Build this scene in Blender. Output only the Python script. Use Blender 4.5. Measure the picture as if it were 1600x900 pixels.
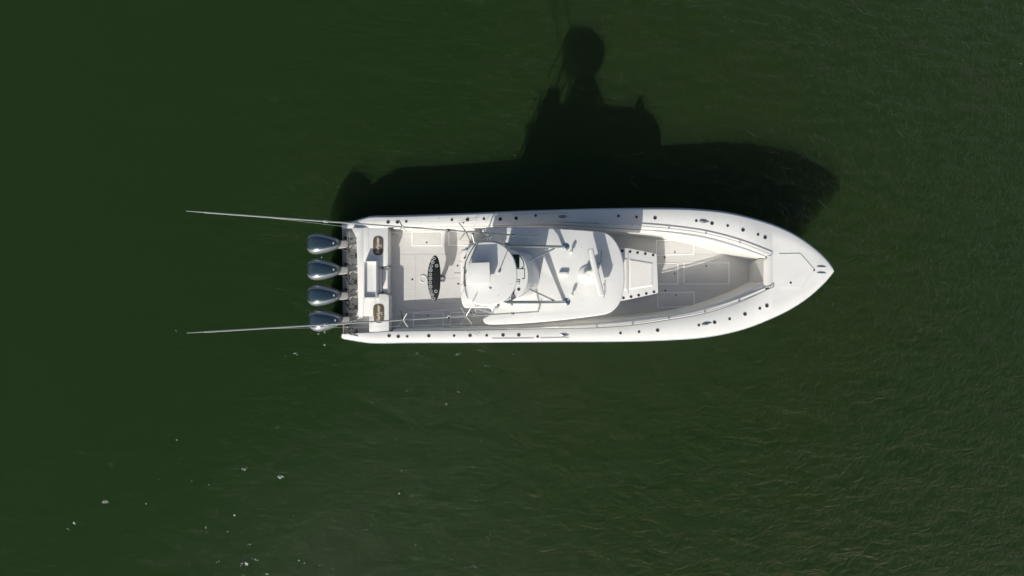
import bpy, bmesh, math, random
from mathutils import Vector, Matrix
random.seed(7)
R = math.radians
scene = bpy.context.scene
for o in list(bpy.data.objects): bpy.data.objects.remove(o)

# ------------------------------------------------------------------ camera, sky, sun
CAM_H, FPX = 19.53, 1100.0
cam_d = bpy.data.cameras.new('camera'); cam = bpy.data.objects.new('camera', cam_d)
scene.collection.objects.link(cam); scene.camera = cam
cam.location = (0, 0, CAM_H); cam.rotation_euler = (0, 0, 0)
cam_d.sensor_width = 36; cam_d.lens = 36*FPX/1600; cam_d.clip_end = 6000; cam_d.clip_start = .1
SUNV = Vector((-.56, -1.42, 1.0)).normalized()
elev = math.asin(SUNV.z); az = math.atan2(SUNV.x, SUNV.y)
w = bpy.data.worlds.new('World'); scene.world = w; w.use_nodes = True
nt = w.node_tree; nt.nodes.clear()
sky = nt.nodes.new('ShaderNodeTexSky'); sky.sky_type = 'NISHITA'; sky.sun_disc = False
sky.sun_elevation = elev; sky.sun_rotation = az % (2*math.pi); sky.dust_density = 3.0; sky.ozone_density = .4; sky.air_density = .8
bg = nt.nodes.new('ShaderNodeBackground'); bg.inputs[1].default_value = .077
wo = nt.nodes.new('ShaderNodeOutputWorld')
nt.links.new(sky.outputs[0], bg.inputs[0]); nt.links.new(bg.outputs[0], wo.inputs[0])
sd = bpy.data.lights.new('sun', 'SUN'); sd.energy = 3.3; sd.angle = R(.53); sd.color = (1, .958, .885)
so = bpy.data.objects.new('sun', sd); scene.collection.objects.link(so)
so.rotation_euler = SUNV.to_track_quat('Z', 'Y').to_euler(); so.location = SUNV*60
scene.view_settings.view_transform = 'Standard'; scene.view_settings.look = 'None'
scene.view_settings.exposure = .38; scene.view_settings.gamma = 1
scene.cycles.use_denoising = True; scene.cycles.sample_clamp_indirect = 4

# ------------------------------------------------------------------ helpers
C = scene.collection
WORLD = {}
def W(px, py, z):
    k = (CAM_H-z)/FPX
    return Vector(((px-800)*k, (450-py)*k, z))
def interp(tab, x):
    if x <= tab[0][0]: return tab[0][1]
    for (a, va), (b, vb) in zip(tab, tab[1:]):
        if x <= b: return va+(vb-va)*(x-a)/(b-a)
    return tab[-1][1]
def smooth_tab(tab, x):                     # Catmull-Rom y(x)
    n = len(tab)
    if x <= tab[0][0]: return tab[0][1]
    if x >= tab[-1][0]: return tab[-1][1]
    for i in range(n-1):
        if x <= tab[i+1][0]:
            x0, y0 = tab[i]; x1, y1 = tab[i+1]; h = x1-x0; t = (x-x0)/h
            m0 = (y1-tab[i-1][1])/(x1-tab[i-1][0]) if i > 0 else (y1-y0)/h
            m1 = (tab[i+2][1]-y0)/(tab[i+2][0]-x0) if i < n-2 else (y1-y0)/h
            return (2*t**3-3*t*t+1)*y0+(t**3-2*t*t+t)*h*m0+(-2*t**3+3*t*t)*y1+(t**3-t*t)*h*m1
def cr_closed(pts, sub=4):
    out = []; n = len(pts)
    for i in range(n):
        p0, p1, p2, p3 = [Vector(pts[(i+k) % n]) for k in (-1, 0, 1, 2)]
        for s in range(sub):
            t = s/sub
            out.append(.5*((2*p1)+(p2-p0)*t+(2*p0-5*p1+4*p2-p3)*t*t+(3*p1-p0-3*p2+p3)*t**3))
    return [tuple(p) for p in out]
def round_poly(pts, r, seg=5):
    out = []; n = len(pts)
    for i in range(n):
        p = Vector(pts[i][:2]); a = Vector(pts[i-1][:2]); b = Vector(pts[(i+1) % n][:2])
        rr = pts[i][2] if len(pts[i]) > 2 else r
        da = (a-p); db = (b-p); d = min(rr, da.length*.48, db.length*.48)
        if d < .05: out.append(tuple(p)); continue
        s = p+da.normalized()*d; e = p+db.normalized()*d
        for k in range(seg+1):
            t = k/seg; out.append(tuple((1-t)**2*s+2*t*(1-t)*p+t*t*e))
    return out
def link(name, me, mats, parent=None, origin=None, sharp=35, smooth=True):
    xs = [v.co for v in me.vertices]
    if origin is None:
        lo = Vector((min(v.x for v in xs), min(v.y for v in xs), min(v.z for v in xs)))
        hi = Vector((max(v.x for v in xs), max(v.y for v in xs), max(v.z for v in xs)))
        origin = Vector(((lo.x+hi.x)/2, (lo.y+hi.y)/2, lo.z))
    me.transform(Matrix.Translation(-origin))
    for m in (mats if isinstance(mats, (list, tuple)) else [mats]): me.materials.append(m)
    if smooth:
        for p in me.polygons: p.use_smooth = True
        me.set_sharp_from_angle(angle=R(sharp))
    o = bpy.data.objects.new(name, me); C.objects.link(o)
    if parent:
        o.parent = parent; o.location = origin-WORLD[parent.name]
    else: o.location = origin
    WORLD[o.name] = origin.copy()
    return o
def from_bm(name, bm, mats, parent=None, **k):
    bmesh.ops.recalc_face_normals(bm, faces=bm.faces)
    me = bpy.data.meshes.new(name); bm.to_mesh(me); bm.free()
    return link(name, me, mats, parent, **k)
def dup(o, dloc=None, loc=None, rotz=None, parent=None, scale=None):
    c = o.copy(); C.objects.link(c)
    pw = WORLD[(parent or o.parent).name] if (parent or o.parent) else Vector((0, 0, 0))
    if parent: c.parent = parent
    if loc is not None: c.location = loc-pw; WORLD[c.name] = loc.copy()
    else: c.location = WORLD[o.name]+dloc-pw; WORLD[c.name] = WORLD[o.name]+dloc
    if rotz is not None: c.rotation_euler.z = rotz
    if scale is not None: c.scale = scale
    return c
def empty(name, loc, parent=None):
    e = bpy.data.objects.new(name, None); C.objects.link(e); e.empty_display_size = .2
    if parent: e.parent = parent; e.location = loc-WORLD[parent.name]
    else: e.location = loc
    WORLD[e.name] = loc.copy(); return e
def add_prism(bm, top, bot_z, bevel=0, seg=2, bot=None, mi=0):
    """top: list of world Vectors (flat loop); walls go down to bot_z (or to the loop bot)"""
    n = len(top)
    vt = [bm.verts.new(p) for p in top]
    vb = [bm.verts.new(b) for b in bot] if bot else [bm.verts.new((p.x, p.y, bot_z)) for p in top]
    ft = bm.faces.new(vt); fs = [ft, bm.faces.new(vb[::-1])]
    for i in range(n): fs.append(bm.faces.new((vt[i], vb[i], vb[(i+1) % n], vt[(i+1) % n])))
    for f in fs: f.material_index = mi
    if bevel:
        bm.normal_update()
        es = [e for e in ft.edges]
        r = bmesh.ops.bevel(bm, geom=es, offset=bevel, segments=seg, affect='EDGES', profile=.5, clamp_overlap=True)
        for f in r['faces']: f.material_index = mi
def ppoly(pts, z): return [W(p[0], p[1], z) for p in pts]
def slab(name, pts, z, zb, mat, parent, bevel=.012, seg=2, **k):
    bm = bmesh.new(); add_prism(bm, ppoly(pts, z), zb, bevel, seg)
    return from_bm(name, bm, mat, parent, **k)
def rect(x0, y0, x1, y1): return [(x0, y0), (x1, y0), (x1, y1), (x0, y1)]
def add_tube(bm, pts, rad, n=8, mi=0, cap=True):
    pts = [Vector(p) for p in pts]; rings = []
    for i, p in enumerate(pts):
        t = (pts[min(i+1, len(pts)-1)]-pts[max(i-1, 0)]).normalized()
        up = Vector((0, 0, 1)) if abs(t.z) < .95 else Vector((1, 0, 0))
        a = t.cross(up).normalized(); b = t.cross(a).normalized()
        r = rad[i] if isinstance(rad, (list, tuple)) else rad
        rings.append([bm.verts.new(p+(a*math.cos(2*math.pi*k/n)+b*math.sin(2*math.pi*k/n))*r) for k in range(n)])
    for r0, r1 in zip(rings, rings[1:]):
        for k in range(n):
            bm.faces.new((r0[k], r0[(k+1) % n], r1[(k+1) % n], r1[k])).material_index = mi
    if cap:
        bm.faces.new(rings[0][::-1]).material_index = mi; bm.faces.new(rings[-1]).material_index = mi
def tube(name, pts, rad, mat, parent, n=8, **k):
    bm = bmesh.new(); add_tube(bm, pts, rad, n); return from_bm(name, bm, mat, parent, **k)
def add_lathe(bm, c, prof, n=20, mi=0, sx=1, sy=1, rot=0):
    """prof: (radius, z, material index of the band that follows)"""
    rings = []
    for q in prof:
        rings.append([bm.verts.new((c.x+q[0]*(sx*math.cos(a)*math.cos(rot)-sy*math.sin(a)*math.sin(rot)),
                                    c.y+q[0]*(sx*math.cos(a)*math.sin(rot)+sy*math.sin(a)*math.cos(rot)), c.z+q[1]))
                      for a in [2*math.pi*k/n for k in range(n)]])
    for (r0, r1, q) in zip(rings, rings[1:], prof):
        for k in range(n):
            bm.faces.new((r0[k], r0[(k+1) % n], r1[(k+1) % n], r1[k])).material_index = q[2] if len(q) > 2 else mi
    bm.faces.new(rings[-1]).material_index = prof[-1][2] if len(prof[-1]) > 2 else mi
def lathe(name, c, prof, mats, parent, n=20, **k):
    bm = bmesh.new(); add_lathe(bm, c, prof, n, **{a: k.pop(a) for a in ('sx', 'sy', 'rot') if a in k})
    return from_bm(name, bm, mats, parent, **k)
def spline(pts, sub=6):
    P = [Vector(p) for p in pts]; P = [P[0]*2-P[1]]+P+[P[-1]*2-P[-2]]; out = []
    for i in range(1, len(P)-2):
        for s in range(sub):
            t = s/sub; p0, p1, p2, p3 = P[i-1:i+3]
            out.append(.5*((2*p1)+(p2-p0)*t+(2*p0-5*p1+4*p2-p3)*t*t+(3*p1-p0-3*p2+p3)*t**3))
    return out+[P[-2]]

# ------------------------------------------------------------------ materials
def mat(name, col, rough=.5, metal=0, coat=0, vary=0, vscale=3, bump=0, bscale=200, spec=.5, col2=None, bdist=.002):
    m = bpy.data.materials.new(name); m.use_nodes = True; t = m.node_tree; b = t.nodes['Principled BSDF']
    b.inputs['Base Color'].default_value = (*col, 1); b.inputs['Roughness'].default_value = rough
    b.inputs['Metallic'].default_value = metal; b.inputs['Coat Weight'].default_value = coat
    b.inputs['Coat Roughness'].default_value = .08; b.inputs['Specular IOR Level'].default_value = spec
    g = t.nodes.new('ShaderNodeNewGeometry')
    if vary:
        n = t.nodes.new('ShaderNodeTexNoise'); n.inputs['Scale'].default_value = vscale
        n.inputs['Detail'].default_value = 6; n.inputs['Roughness'].default_value = .65
        t.links.new(g.outputs['Position'], n.inputs['Vector'])
        r = t.nodes.new('ShaderNodeMapRange'); r.inputs[1].default_value = .35; r.inputs[2].default_value = .7
        t.links.new(n.outputs[0], r.inputs[0])
        x = t.nodes.new('ShaderNodeMix'); x.data_type = 'RGBA'
        c2 = col2 or tuple(c*(1-vary) for c in col)
        x.inputs['A'].default_value = (*col, 1); x.inputs['B'].default_value = (*c2, 1)
        t.links.new(r.outputs[0], x.inputs['Factor']); t.links.new(x.outputs['Result'], b.inputs['Base Color'])
    if bump:
        n = t.nodes.new('ShaderNodeTexNoise'); n.inputs['Scale'].default_value = bscale; n.inputs['Detail'].default_value = 3
        t.links.new(g.outputs['Position'], n.inputs['Vector'])
        u = t.nodes.new('ShaderNodeBump'); u.inputs['Strength'].default_value = bump; u.inputs['Distance'].default_value = bdist
        t.links.new(n.outputs[0], u.inputs['Height']); t.links.new(u.outputs[0], b.inputs['Normal'])
    return m
M = dict(
    gel=mat('white_gelcoat', (.735, .745, .715), .35, coat=.15, vary=.08, vscale=1.7),
    gel2=mat('cream_gelcoat', (.70, .69, .65), .4, vary=.06, vscale=2.3),
    hull=mat('hull_paint', (.72, .74, .75), .25, coat=.5, vary=.05),
    frame=mat('white_hatch_frame', (.88, .875, .85), .35),
    rub=mat('grey_rubrail', (.38, .42, .46), .45, vary=.1, vscale=8),
    nonskid=mat('nonskid_deck', (.60, .595, .57), .75, vary=.07, vscale=4, bump=.5, bscale=160),
    seam=mat('seam_shadow_gap', (.36, .36, .34), .8),
    vinyl=mat('white_vinyl', (.76, .75, .715), .5, vary=.05, vscale=9, bump=.3, bscale=60),
    chrome=mat('polished_steel', (.62, .64, .66), .18, metal=1, vary=.2, vscale=15),
    alu=mat('anodised_aluminium', (.55, .57, .58), .32, metal=.85, vary=.12, vscale=12),
    pole=mat('outrigger_aluminium', (.6, .62, .6), .4, metal=.3, vary=.1, vscale=5),
    dark=mat('black_rubber', (.015, .016, .018), .6),
    bronze=mat('tarnished_holder_rim', (.075, .073, .068), .5, vary=.5, vscale=70),
    board=mat('black_board', (.012, .014, .014), .42, vary=.5, vscale=25),
    ring=mat('pale_plastic_ring', (.42, .45, .43), .4),
    pad=mat('brown_foam_pad', (.13, .10, .058), .85, vary=.35, vscale=30, bump=.6, bscale=400),
    text=mat('pale_lettering', (.62, .60, .53), .7),
    bracket=mat('grey_bracket_paint', (.33, .33, .31), .45, metal=.1, vary=.2, vscale=12),
    cowl=mat('blue_grey_cowl_paint', (.04, .075, .10), .25, metal=.5, coat=.6, vary=.15, vscale=6),
    cowl2=mat('silver_grey_cowl_paint', (.27, .30, .32), .34, metal=.5, coat=.8, vary=.15, vscale=6),
    hose=mat('dark_hose', (.03, .034, .036), .5), hose2=mat('grey_hose', (.16, .165, .15), .5),
    glass=mat('dark_screen_glass', (.008, .02, .01), .08), tint=mat('tinted_windshield', (.02, .03, .035), .05, spec=.6),
    stain=mat('light_grey_trim', (.50, .51, .50), .5), line=mat('mono_line', (.55, .58, .55), .5))

def water_material():
    m = bpy.data.materials.new('green_estuary_water'); m.use_nodes = True; t = m.node_tree; b = t.nodes['Principled BSDF']
    N = t.nodes.new; L = t.links.new
    geo = N('ShaderNodeNewGeometry')
    def noise(scale, detail, rough=.5, sx=1, sy=1, rot=0, dist=0):
        mp = N('ShaderNodeMapping'); mp.inputs['Scale'].default_value = (sx, sy, 1); mp.inputs['Rotation'].default_value = (0, 0, R(rot))
        L(geo.outputs['Position'], mp.inputs[0])
        n = N('ShaderNodeTexNoise'); n.inputs['Scale'].default_value = scale; n.inputs['Detail'].default_value = detail
        n.inputs['Roughness'].default_value = rough; n.inputs['Distortion'].default_value = dist
        L(mp.outputs[0], n.inputs['Vector']); return n.outputs[0]
    def rng(s, a, b_, c=0, d=1):
        r = N('ShaderNodeMapRange'); L(s, r.inputs[0])
        for i, v in enumerate((a, b_, c, d)): r.inputs[i+1].default_value = v
        return r.outputs[0]
    def math_(op, a, b_):
        q = N('ShaderNodeMath'); q.operation = op
        for i, v in enumerate((a, b_)):
            if isinstance(v, (int, float)): q.inputs[i].default_value = v
            else: L(v, q.inputs[i])
        return q.outputs[0]
    t.nodes.remove(b); out = t.nodes['Material Output']
    # silt: browner clouds drifting in the green
    vd = N('ShaderNodeVectorMath'); vd.operation = 'DISTANCE'; L(geo.outputs['Position'], vd.inputs[0]); vd.inputs[1].default_value = (6, 6, 0)
    silt = rng(math_('SUBTRACT', noise(.16, 4, .55), math_('MULTIPLY', vd.outputs['Value'], .022)), .22, .50)
    mix = N('ShaderNodeMix'); mix.data_type = 'RGBA'; L(silt, mix.inputs['Factor'])
    mix.inputs['A'].default_value = (.84, .97, .88, 1); mix.inputs['B'].default_value = (.97, .985, .88, 1)
    clear = N('ShaderNodeBsdfTransparent'); L(mix.outputs['Result'], clear.inputs[0])
    gl = N('ShaderNodeBsdfGlossy'); gl.inputs['Roughness'].default_value = .07
    fr = N('ShaderNodeLayerWeight'); fr.inputs['Blend'].default_value = .5
    ff = math_('ADD', math_('MULTIPLY', math_('POWER', fr.outputs['Facing'], 5), .9), .007)
    ms = N('ShaderNodeMixShader'); L(ff, ms.inputs[0]); L(clear.outputs[0], ms.inputs[1]); L(gl.outputs[0], ms.inputs[2])
    df = N('ShaderNodeBsdfDiffuse'); df.inputs[0].default_value = (.030, .060, .022, 1)
    m2 = N('ShaderNodeMixShader'); m2.inputs[0].default_value = .22; L(clear.outputs[0], m2.inputs[1]); L(df.outputs[0], m2.inputs[2])
    L(m2.outputs[0], ms.inputs[1])
    L(ms.outputs[0], out.inputs['Surface'])
    vs = N('ShaderNodeVolumeScatter'); vs.inputs['Color'].default_value = WATER_C; vs.inputs['Density'].default_value = WATER_D
    va = N('ShaderNodeVolumeAbsorption'); va.inputs['Color'].default_value = WATER_C; va.inputs['Density'].default_value = WATER_D
    ad = N('ShaderNodeAddShader'); L(vs.outputs[0], ad.inputs[0]); L(va.outputs[0], ad.inputs[1]); L(ad.outputs[0], out.inputs['Volume'])
    # ripples: calm to the left, wind-ruffled to the right
    sep = N('ShaderNodeSeparateXYZ'); L(geo.outputs['Position'], sep.inputs[0])
    wind = rng(math_('ADD', sep.outputs[0], math_('MULTIPLY', noise(.13, 4), 14)), -7, 22, .10, .74)
    wind.node.interpolation_type = 'SMOOTHERSTEP'
    def ridge(x): return math_('SUBTRACT', 1, math_('ABSOLUTE', math_('SUBTRACT', math_('MULTIPLY', x, 2), 1), 0))
    a = noise(.8, 4, .55, 1, 1.7, -30, .5)
    c = ridge(noise(1.9, 5, .62, 1, 2.0, -52, .8))
    d = ridge(noise(4.0, 4, .6, 1.5, 1, -25, .8))
    h = math_('ADD', math_('MULTIPLY', a, .30), math_('ADD', math_('MULTIPLY', c, .16), math_('MULTIPLY', d, .075)))
    h = math_('MULTIPLY', h, wind)
    u = N('ShaderNodeBump'); u.inputs['Strength'].default_value = 1; u.inputs['Distance'].default_value = 1.0
    L(h, u.inputs['Height']); L(u.outputs[0], df.inputs['Normal']); L(u.outputs[0], gl.inputs['Normal']); L(u.outputs[0], fr.inputs['Normal'])
    return m
WATER_C = (.086, .168, .046, 1); WATER_D = 1.6

# ------------------------------------------------------------------ water
bm = bmesh.new(); bmesh.ops.create_cube(bm, size=1, matrix=Matrix.Translation((0, 0, -4)) @ Matrix.Diagonal((5000, 5000, 8, 1)))
water = from_bm('water', bm, water_material(), smooth=False); water['kind'] = 'structure'

# ------------------------------------------------------------------ boat
BOAT = W(915, 431, 0)
boat = empty('fishing_boat', BOAT)
boat['label'] = 'white open fishing boat with hardtop, tower, outriggers and four outboards on green water'
boat['category'] = 'boat'
SOLE = .5
PORT = [(534, 351), (549, 347.5), (576, 339), (610, 338), (660, 336.6), (720, 334.5), (800, 331), (860, 329), (930, 327), (1000, 326), (1050, 326), (1095, 327.8), (1140, 333), (1189, 345), (1226, 358.5), (1254, 374), (1279, 393), (1294, 408), (1301, 418.5), (1303, 424)]
STBD = [(536, 528.5), (549, 530.7), (578, 535), (640, 534.6), (720, 534.4), (860, 533.2), (950, 532.8), (1010, 531.8), (1057, 529.8), (1095, 527), (1132.5, 521), (1170, 511), (1207.5, 496), (1236, 482), (1264, 463.5), (1288, 442), (1298, 430.5), (1303, 424)]
CO_P = [(534, 357), (606, 355), (740, 353), (800, 351.5), (872, 351), (930, 354), (1000, 358.5), (1045, 361), (1103, 369), (1156, 384), (1206, 404)]
CO_S = [(536, 522), (608, 518), (728, 516.5), (800, 515), (872, 513.3), (932, 512.5), (989, 508.3), (1045, 500), (1101.5, 490), (1155, 473), (1208, 449)]
IN_P = [(606, 358), (740, 356.5), (800, 355.5), (872, 357.5), (950, 361), (1000, 364), (1038, 367.5), (1060, 371), (1100, 379.5), (1150, 393.5), (1178, 400), (1196, 404)]
IN_S = [(608, 514.5), (728, 513), (800, 510.5), (872, 505.5), (930, 501), (989, 495.5), (1060, 487), (1100, 477.5), (1150, 460), (1196, 438)]
ZS = [(534, .76), (577, 1.05), (700, 1.10), (850, 1.2), (1000, 1.35), (1100, 1.45), (1200, 1.58), (1303, 1.72)]
zs = lambda x: interp(ZS, x)
xs_ = sorted(set([534, 540, 549, 560, 576.5]+[590+12.5*i for i in range(50)]+[1207]))
xs_ = [x for x in xs_ if x <= 1207]
xf = [1207, 1216, 1226, 1236, 1246, 1256, 1266, 1275, 1283, 1290, 1295, 1299, 1301.5, 1302.8]
# hull shell
def outline():
    pts = []
    for x in xs_+xf[1:]: pts.append((x, smooth_tab(PORT, x)))
    pts.append((1303.2, 424))
    for x in (xs_+xf[1:])[::-1]: pts.append((max(x, 536), smooth_tab(STBD, max(x, 536))))
    out = [pts[0]]
    for p in pts[1:]:
        if (Vector(p)-Vector(out[-1])).length > .3: out.append(p)
    return out
OUT = outline()
top = [W(x, y, zs(x)) for x, y in OUT]
X0, X1 = top[0].x, max(p.x for p in top)
def yc(x): return .21+(x+4.7)/(8.1+4.7)*.22
def section(p, f, z):
    s = max(0, min(1, (p.x-X0)/(X1-X0)))
    kx = f*(1.15*s**7+.06*s); ky = 1-f*(.06+.5*s**4)
    return Vector((p.x-kx, yc(p.x)+(p.y-yc(p.x))*ky, z))
bm = bmesh.new()
loops = []
for f, dz, zz in ((-.004, -.035, None), (.0, -.13, None), (.12, -.28, None), (.5, None, .45), (.85, None, .02), (1.3, None, -.45)):
    loops.append([bm.verts.new(section(p, f, p.z+dz if zz is None else min(zz, p.z-.3))) for p in top])
n = len(top)
for a, b_ in zip(loops, loops[1:]):
    for i in range(n): bm.faces.new((a[i], a[(i+1) % n], b_[(i+1) % n], b_[i]))
bm.faces.new(loops[-1])
hull = from_bm('hull', bm, M['hull'], boat, sharp=50)
# rub rail
rr = [section(p, -.006, p.z-.075) for p in top]
tube('rub_rail', rr[:len(rr)], .028, M['rub'], boat, n=6)
# gunwale deck: strips with a rolled outer edge
def side_strip(T, CO, z0=0):
    bm = bmesh.new(); prev = None
    for x in xs_:
        o_ = smooth_tab(T, x); c_ = interp(CO, x) if x < 600 else smooth_tab(CO, x); z = zs(x)
        s = 1 if c_ > o_ else -1
        row = [W(x, o_, z-.085)]+[W(x, o_+s*d, z+h) for d, h in ((.15, -.04), (.9, -.012), (2.2, 0))]
        fd = max(0, min(1, (1207-x)/50)); row += [W(x, c_-s*.6, z+.012*fd), W(x, c_, z+.006*fd), W(x, c_+s*.2, z-.03)]
        row = [bm.verts.new(p) for p in row]
        if prev:
            for a, b_, c, d in zip(prev, prev[1:], row[1:], row): bm.faces.new((a, b_, c, d))
        prev = row
    return bm
from_bm('gunwale', side_strip(PORT, CO_P), M['gel'], boat, sharp=40)
from_bm('gunwale', side_strip(STBD, CO_S), M['gel'], boat, sharp=40)
bm = bmesh.new(); prev = None
for x in xf:
    a, b_ = smooth_tab(PORT, x), smooth_tab(STBD, max(x, 536)); z = zs(x); w_ = b_-a
    e = min(2.2, w_*.3)
    row = [W(x, a, z-.085), W(x, a+e*.07, z-.04), W(x, a+e*.4, z-.012), W(x, a+e, z)]
    for q in (.15, .3, .42, .5, .58, .7, .85): row.append(W(x, a+w_*q, z+.03*math.sin(math.pi*q)*min(1, w_/60)*min(1, (x-1207)/95)))
    row += [W(x, b_-e, z), W(x, b_-e*.4, z-.012), W(x, b_-e*.07, z-.04), W(x, b_, z-.085)]
    row = [bm.verts.new(p) for p in row]
    if prev:
        for p, q, r, s in zip(prev, prev[1:], row[1:], row): bm.faces.new((p, q, r, s))
    prev = row
from_bm('foredeck', bm, M['gel'], boat, sharp=40)
# bolsters and inner liner
def bolster(CO, IN, x0, mats, dz0, name):
    bm = bmesh.new(); prev = None
    for x in [q for q in xs_ if q >= x0-1 and q <= 1196]+[1196]:
        c_ = smooth_tab(CO, x); i_ = smooth_tab(IN, x); z = zs(x)
        s = 1 if i_ > c_ else -1; wd = abs(i_-c_); k = 1 if wd > 4.5 else .4
        row = [W(x, c_+s*.15, z-.02), W(x, c_+s*wd*.18, z-.02+.025*k), W(x, c_+s*wd*.5, z-.02+.02*k), W(x, c_+s*wd*.82, z-.05*k-.01), W(x, i_, z-.10*k-.02)]
        b2 = row[-1].copy(); row.append(Vector((b2.x, b2.y+s*.015, b2.z-.06)))
        row = [bm.verts.new(p) for p in row]
        if prev:
            for p, q, r, t in zip(prev, prev[1:], row[1:], row): bm.faces.new((p, q, r, t))
        prev = row
    return from_bm(name, bm, mats, boat, sharp=60)
bolster(CO_P, IN_P, 606, M['gel2'], 0, 'coaming_bolster'); bolster(CO_S, IN_S, 608, M['gel2'], 0, 'coaming_bolster')
def liner(IN):
    bm = bmesh.new(); prev = None
    for x in [q for q in xs_ if q >= 606 and q <= 1196]+[1196]:
        i_ = smooth_tab(IN, x); z = zs(x); p = W(x, i_, z-.12); s = -1 if i_ < 430 else 1
        out_ = Vector((0, .05 if i_ < 430 else -.05, 0))
        tp = p+out_*.5; bt = Vector((p.x, p.y, SOLE-.05))-out_*(.6 if x > 900 else .2)
        row = [bm.verts.new(v) for v in (p, tp, tp.lerp(bt, .5)+out_*.3, bt)]
        if prev:
            for a, b_, c, d in zip(prev, prev[1:], row[1:], row): bm.faces.new((a, b_, c, d))
        prev = row
    from_bm('inner_liner', bm, M['gel2'], boat, sharp=60)
liner(IN_P); liner(IN_S)
# forward bulkhead with padded face
def fwd():
    bm = bmesh.new(); ys = [400+i*2.6 for i in range(20)]; prev = None
    for y in ys:
        y = min(y, 451); t = (y-425)/26
        xi = 1192+3.5*abs(t)**6
        if y < 405: xi = 1197
        pts = [W(1207.2, y, 1.59), W(1204, y, 1.605), W(1199, y, 1.59), W(xi+1, y, 1.55), W(xi, y, 1.49)]
        b_ = pts[-1].copy(); pts += [Vector((b_.x+.02, b_.y, b_.z-.07)), Vector((b_.x-.02, b_.y, SOLE-.05))]
        row = [bm.verts.new(p) for p in pts]
        if prev:
            for a, b_, c, d in zip(prev, prev[1:], row[1:], row): bm.faces.new((a, b_, c, d))
        prev = row
    from_bm('forward_coaming', bm, M['gel2'], boat, sharp=60)
fwd()
# sole
solepts = [(x, smooth_tab(CO_P, x)) for x in range(560, 1206, 15)]+[(1206, 404), (1208, 449)]+[(x, smooth_tab(CO_S, x)) for x in range(1200, 560, -15)]
slab('cockpit_sole', solepts, SOLE, SOLE-.06, M['nonskid'], boat, bevel=0)

# seams in the sole
def seam(x0, y0, x1, y1, w_=.35, z=SOLE, m='seam'):
    d = Vector((x1-x0, y1-y0)).normalized(); nrm = Vector((-d.y, d.x))*w_
    slab('sole_seam', [(x0-nrm.x, y0-nrm.y), (x1-nrm.x, y1-nrm.y), (x1+nrm.x, y1+nrm.y), (x0+nrm.x, y0+nrm.y)], z+.004, z-.001, M[m], boat, bevel=0)
for s in ((624, 398, 745, 397), (649, 475, 745, 474), (649.3, 399, 649.3, 474), (690, 435.3, 745, 434.8), (617, 453.5, 648.5, 453.5), (617, 421.3, 648.5, 421.3),
          (1028, 398.5, 1165, 397.5), (1028, 454.5, 1160, 453.5), (1087, 375, 1087, 399)):
    seam(*s, w_=.3, m='gel2' if s[0] in (617,) else 'stain')
# hatches
def hatch(pts, latch=None, z=SOLE, lid_mat='nonskid', frame=1.8):
    e = empty('deck_hatch', W(sum(p[0] for p in pts)/len(pts), sum(p[1] for p in pts)/len(pts), z), boat)
    cx = sum(p[0] for p in pts)/len(pts); cy = sum(p[1] for p in pts)/len(pts)
    def inset(d): return [(p[0]+(d if p[0] < cx else -d), p[1]+(d if p[1] < cy else -d)) for p in pts]
    bm = bmesh.new()
    o_, i_ = ppoly(pts, z+.012), ppoly(inset(frame), z+.012)
    vo = [bm.verts.new(p) for p in o_]; vi = [bm.verts.new(p) for p in i_]
    lo = [bm.verts.new((p.x, p.y, z-.01)) for p in o_]; li = [bm.verts.new((p.x, p.y, z-.01)) for p in i_]
    for a, b_ in ((lo, vo), (vo, vi), (vi, li)):
        for k in range(len(pts)): bm.faces.new((a[k], a[(k+1) % len(pts)], b_[(k+1) % len(pts)], b_[k]))
    from_bm('frame', bm, M['frame'], e, smooth=False)
    slab('lid', inset(frame+.45), z+.014, z-.01, M[lid_mat], e, bevel=.004)
    if latch:
        for q in latch: lathe('latch', W(q[0], q[1], z+.014), [(.024, 0, 0), (.024, .006, 0), (.014, .008, 1)], [M['chrome'], M['bronze']], e, n=12)
    return e
hatch(rect(643, 361.5, 691.5, 384.5), [(666.5, 379)]); hatch(rect(700.5, 361.5, 762, 384), [(735, 378)])
hatch(rect(645, 488.5, 693.5, 512), [(669, 492.7)]); hatch(rect(703, 487.5, 765, 511))
hatch([(1025, 375), (1084, 374), (1085, 398), (1025, 399.5)], [(1054.5, 394)])
hatch(rect(1020, 411, 1060, 444.5), [(1054, 427.5), ]); hatch(rect(1068, 410, 1140, 444.5), [(1103.5, 415.5)])
hatch([(1027, 456.5), (1085.5, 455.5), (1085.5, 479), (1027, 481.5)], [(1056, 461)])
for q in ((1038.5, 402), (1039.5, 454), (715, 415.3), (644.3, 436.7), (716, 443.6)):
    lathe('sole_drain', W(q[0], q[1], SOLE), [(.026, 0, 0), (.026, .008, 0), (.018, .009, 1), (.018, .005, 1)], [M['chrome'], M['dark']], boat, n=12)
lathe('deck_ring', W(661, 435.8, SOLE), [(.105, 0, 0), (.105, .02, 0), (.08, .022, 0), (.078, .008, 1)], [M['gel'], M['nonskid']], boat, n=28)
slab('sole_vent', round_poly(rect(709.5, 426.5, 719, 429.5), 1.2), SOLE+.012, SOLE, M['stain'], boat, bevel=.003)

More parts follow.
